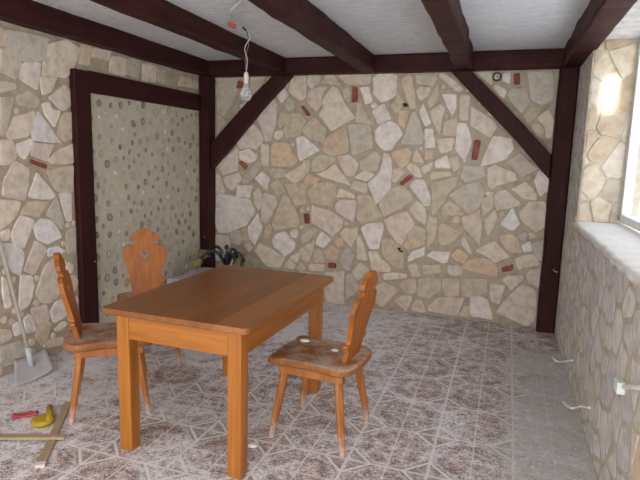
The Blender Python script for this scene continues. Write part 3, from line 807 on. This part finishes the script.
# the pole ends against the stone face
tt=(base.x-.028)/(-dr.x); top=base+dr*tt
m=MB(); m.tube([L3(base),L3(base.lerp(top,.5)),L3(top)],.013,10,2); m.build('pole',PG,sh,smooth=True)
m=MB(); m.tube([L3(base-Vector((0,0,.02))-dr*.02),L3(base+dr*.10)],.019,10,1); m.build('ferrule',SG,sh,smooth=True)
# ---------------------------------------------------------------- things on the floor at the left
LATH=wood('bare_lath',(150,128,98),(190,170,140),'x',.7)
def lath(p,q,w,th,z,label,name='wooden_lath'):
    p=Vector(p);q=Vector(q); c=(p+q)/2; L=(q-p).length/2; an=math.atan2(q.y-p.y,q.x-p.x)
    m=MB(); m.box(-L,-w/2,0,L,w/2,th); tl=math.asin(max(-1,min(1,(q.z-p.z)/(2*L))))
    o=m.build(name,LATH,bevel=.002,loc=(c.x,c.y,c.z+z),rot=(0,-tl,an)); return tag(o,label,'wood lath','bare laths on the floor')
p1=U(40,468,2,0); p2=U(68,404,2,0)
lo=lath(p1,p2,.042,.014,.001,'pale wooden lath lying under the other one beside the front left table leg')
m=MB(); m.box(-(p2-p1).length/2-.001,-.0215,-.0005,-(p2-p1).length/2+.03,.0215,.0152); e=m.build('painted_end',plain('white_paint',(222,210,204),.6),lo); e['label']='white painted end'
q1=U(-30,441,2,0); q2=U(66,441,2,0)
lath(Vector((q1.x,q1.y,.017)),Vector((q2.x,q2.y,.017)),.040,.014,.0,'pale wooden lath lying across the other one at the left edge of the floor')
# yellow scoop
YE=plain('dull_yellow_plastic',(186,158,34),.5,vary=.15)
yb=U(42,424,2,0); sc=empty('yellow_scoop',(yb.x,yb.y,0)); tag(sc,'small dull yellow scoop lying on the dusty floor beside the laths','scoop')
m=MB(); rings=[]; n=16
for k,(s_,z_) in enumerate(((.85,0),(1,.012),(1,.026),(.8,.034),(.4,.030))):
    rings.append([Vector((.060*s_*math.cos(6.283*j/n)*(1+.12*math.cos(6.283*j/n-1)),.058*s_*math.sin(6.283*j/n),z_)) for j in range(n)])
m.loft(rings); m.build('bowl',YE,sc,smooth=True,rot=(0,0,.6))
hp=U(50,407,2,.02)-Vector((yb.x,yb.y,0)); bp_=U(49,422,2,.02)-Vector((yb.x,yb.y,0))
m=MB(); m.tube([bp_,hp],.018,10,1); m.build('handle',YE,sc,smooth=True)
# red rag
rb=U(25,416,2,0); m=MB(); vs=[];fs=[];n=10
for i in range(n+1):
    for j in range(n+1):
        u,v=i/n-.5,j/n-.5; vs.append((u*.13*(1+.3*noise.noise(Vector((v*4,1,1)))),v*.05*(1+.5*noise.noise(Vector((u*4,3,1)))),.012+.010*noise.noise(Vector((u*5,v*5,2)))))
K=len(vs); vs+=[(x,y,.0) for x,y,z in vs]
for i in range(n):
    for j in range(n): a=i*(n+1)+j; q=(a,a+1,a+n+2,a+n+1); fs.append(q); fs.append(tuple(K+x for x in q[::-1]))
bd=[i*(n+1) for i in range(n+1)]+[n*(n+1)+j for j in range(1,n+1)]+[i*(n+1)+n for i in range(n-1,-1,-1)]+[j for j in range(n-1,0,-1)]
for i in range(len(bd)): a,b=bd[i],bd[(i+1)%len(bd)]; fs.append((a,b,K+b,K+a))
m.add(vs,fs); tag(m.build('red_scrap',plain('faded_red_cloth',(176,84,92),.9,vary=.3,scale=40),loc=(rb.x,rb.y,.001),rot=(0,0,.75),smooth=True),'small faded red scrap lying on the dusty floor left of the yellow scoop','scrap')
# crumbs
ca=U(304.5,341,2,.456); crumb(ca.x,ca.y,.4555,.024,'white plaster crumb on the front of the right chair seat, the larger one',1)
ca=U(335,350.5,2,.456); crumb(ca.x,ca.y,.4555,.017,'small white plaster crumb on the right chair seat close to the backrest',2)
ca=U(253,446,2,0); crumb(ca.x,ca.y,.0,.022,'white plaster crumb on the tiles beside the front right table leg',3)
# ---------------------------------------------------------------- corner: dusty box with a dismantled chandelier
bx=MB(); BZ=.315
rings=[]
for z,k in ((0,1),(.15,.99),(BZ-.02,1),(BZ,.97)):
    rings.append([Vector((.43+.34*k*math.cos(a)*c1,-.56+.33*k*math.sin(a)*c1,z+(.008*math.sin(a*5) if z>.3 else 0))) for a,c1 in [(R_(5+j*10),1/max(abs(math.cos(R_(5+j*10))),abs(math.sin(R_(5+j*10))))) for j in range(36)]])
bx.loft(rings); tag(bx.build('sheeted_box',plain('dusty_lilac_white_sheet',(196,190,200),.9)),'low box under a dusty whitish sheet in the back left corner','box')
IRON=plain('black_glossy_metal',(24,22,26),.18,spec=.8); OL=plain('olive_yellow_glass',(132,128,78),.25,vary=.25,scale=20)
cx,cy=.515,-.48; cd=empty('old_chandelier',(cx,cy,BZ+.012)); tag(cd,'old black chandelier with olive yellow glass shades standing in the back left corner','chandelier')
m=MB(); m.lathe([(.03,.003),(.05,.006),(.05,.02),(.018,.04),(.014,.09),(.022,.11),(.013,.14),(.011,.20),(.016,.215),(.008,.23),(.008,.245)],16); m.build('column',IRON,cd,smooth=True)
m=MB(); m.lathe([(.004,.246),(.018,.256),(.024,.272),(.012,.288),(.004,.298)],14); m.build('finial',IRON,cd,smooth=True)
for k,(an,L,zz,til) in enumerate(((R_(178),.20,.22,1.35),(R_(215),.24,.19,.9),(R_(12),.17,.17,.5),(R_(45),.10,.20,.4),(R_(318),.23,.18,.8))):
    dx,dy=math.cos(an),math.sin(an); m=MB()
    m.tube([(dx*.012,dy*.012,.09),(dx*L*.35,dy*L*.35,zz+.02),(dx*L*.7,dy*L*.7,zz+.045),(dx*L*.95,dy*L*.95,zz+.01),(dx*L,dy*L,zz-.03)],.016,8); am=m.build('arm',IRON,cd,smooth=True)
    Mx=Matrix.Translation((dx*L,dy*L,zz-.03))@Matrix.Rotation(an,4,'Z')@Matrix.Rotation(-til,4,'Y')
    m=MB(); m.lathe([(.012,.01),(.024,.0),(.024,-.012),(.014,-.018)],14,Mx); m.build('shade_holder',IRON,am,smooth=True)
    m=MB(); m.lathe([(.018,-.010),(.034,-.022),(.046,-.05),(.050,-.08),(.058,-.105),(.054,-.104),(.045,-.08),(.030,-.025)],18,Mx); m.build('glass_shade',OL,am,smooth=True)
# ---------------------------------------------------------------- cable ends and boxes in the walls
def cable(pts,r,label,mat=WIRE,name='cable_end'):
    m=MB(); P=[Vector(p) for p in pts]; o0=P[0]; m.tube([p-o0 for p in P],r,8,6); return tag(m.build(name,mat,loc=o0,smooth=True),label,'cable','cable ends poking out of the walls')
a=U(573,360,0,W-.006); e1=U(564,361.5,0,W-.05); e2=U(557,361.5,0,W-.10); e3=U(553,358,0,W-.12)
WW=plain('white_cable',(228,222,214),.5)
cable([a,e1,e2,e3],.007,'white cable end sticking out low in the right wall, nearest the corner post',WW)
a=U(590,407.5,0,W-.006); e1=U(580,406.5,0,W-.04); e2=U(571,408,0,W-.09); e3=U(563,402,0,W-.11)
cable([a,e1,e2,e3],.007,'white cable end sticking out low in the right wall, below the other one',WW)
a=U(645,388,0,W-.002); sk=empty('junction_box',(W-.012,a.y,a.z)); tag(sk,'white junction box with a cable on the right wall below the window','junction box')
bc=U(619.5,386,0,W-.018)
m=MB(); m.box(-.034,-.033,-.026,-.0005,.033,.026); bo=m.build('box_body',plain('pale_mint_white',(222,230,222),.4),sk,bevel=.005,loc=(.012,bc.y-a.y,bc.z-a.z))
R0=Vector((W-.012,a.y,a.z)); m=MB(); m.tube([U(625,387,0,W-.022)-R0,U(632,386.5,0,W-.026)-R0,U(640,387.5,0,W-.02)-R0,U(652,388,0,W-.02)-R0],.011,8); m.build('cable_bundle',WW,sk,smooth=True)
DK=plain('black_rubber',(22,22,24),.5)
a=U(400,249,1,-.012); cable([a,a+Vector((-.015,-.03,.012)),a+Vector((.015,-.045,-.012)),a+Vector((.03,-.03,-.02))],.008,'short black cable stub in the middle of the back stone wall',DK)
a=U(405.5,105.5,1,-.012); cable([a,a+Vector((-.01,-.02,.01)),a+Vector((.02,-.02,-.004))],.014,'dark stub standing in for a hole high on the back wall, under the cross beam',DK)  # black stub added where the wall only has a dark hole
a=U(497,77,1,-.014); rx=empty('round_wall_box',a); tag(rx,'round dark electrical box with wires above the right diagonal brace','junction box')
m=MB(); Mr=Matrix.Rotation(R_(90),4,'X'); m.lathe([(.001,-.004),(.040,-.004),(.040,.012),(.034,.012),(.032,.0),(.001,.0)],20,Mr); m.build('box_body',plain('dark_blue_box',(44,42,58),.5),rx,smooth=False)
m=MB(); m.tube([(-.02,-.002,-.01),(-.01,-.03,.015),(.015,-.03,.012),(.02,-.01,-.015)],.005); m.build('wires',WW,rx,smooth=True)
a=U(560,275,0,W-.05); hk=MB(); hk.tube([(0,0,0),(0,-.035,-.004)],.004,8,1); hk.tube([(0,-.033,-.004),(.012,-.045,-.012),(.03,-.05,-.014)],.005)
tag(hk.build('screw_hook',NAIL,loc=(W-.06,-D-.001,.588),smooth=True),'small metal screw hook in the right corner post','hook')
# ---------------------------------------------------------------- daylight
w=bpy.data.worlds.new('world'); S.world=w; w.use_nodes=True; bg=w.node_tree.nodes['Background']; bg.inputs[0].default_value=(.93,.97,1.0,1); bg.inputs[1].default_value=WORLD
def portal(loc,rot,sx,sy):
    L=bpy.data.lights.new('daylight_portal','AREA'); L.shape='RECTANGLE'; L.size=sx; L.size_y=sy; L.cycles.is_portal=True
    o=bpy.data.objects.new('daylight_portal',L); COL.objects.link(o); o.location=loc; o.rotation_euler=rot
portal((XW+.15,(YN0+YN1)/2,(ZS+ZT)/2),(0,R_(90),0),ZT-ZS,YN0-YN1)
portal(((FX0+FX1)/2,YF-.22,(FZ+.5)/2),(R_(90),0,0),FX1-FX0,FZ-.5)

# low sun slipping past the outer reveal onto the far side of the niche
L=bpy.data.lights.new('sunbeam','AREA'); L.shape='RECTANGLE'; L.size=.07; L.size_y=.24; L.energy=SUNW; L.color=(1,.9,.74); L.spread=R_(1.5)
o=bpy.data.objects.new('sunbeam',L); COL.objects.link(o); P0=Vector((3.755,-.84,2.00)); d=Vector((1.74,-2.57,.5)); o.location=P0+d
o.rotation_euler=(-d).to_track_quat('-Z','Y').to_euler()

# the camera's small flash
L=bpy.data.lights.new('camera_flash','POINT'); L.energy=FLASH; L.shadow_soft_size=.03; L.color=(1,.97,.93)
o=bpy.data.objects.new('camera_flash',L); COL.objects.link(o); o.location=Vector((3.0826,-5.2054,1.5157))-f_*.02+u_*.05-r_*.04
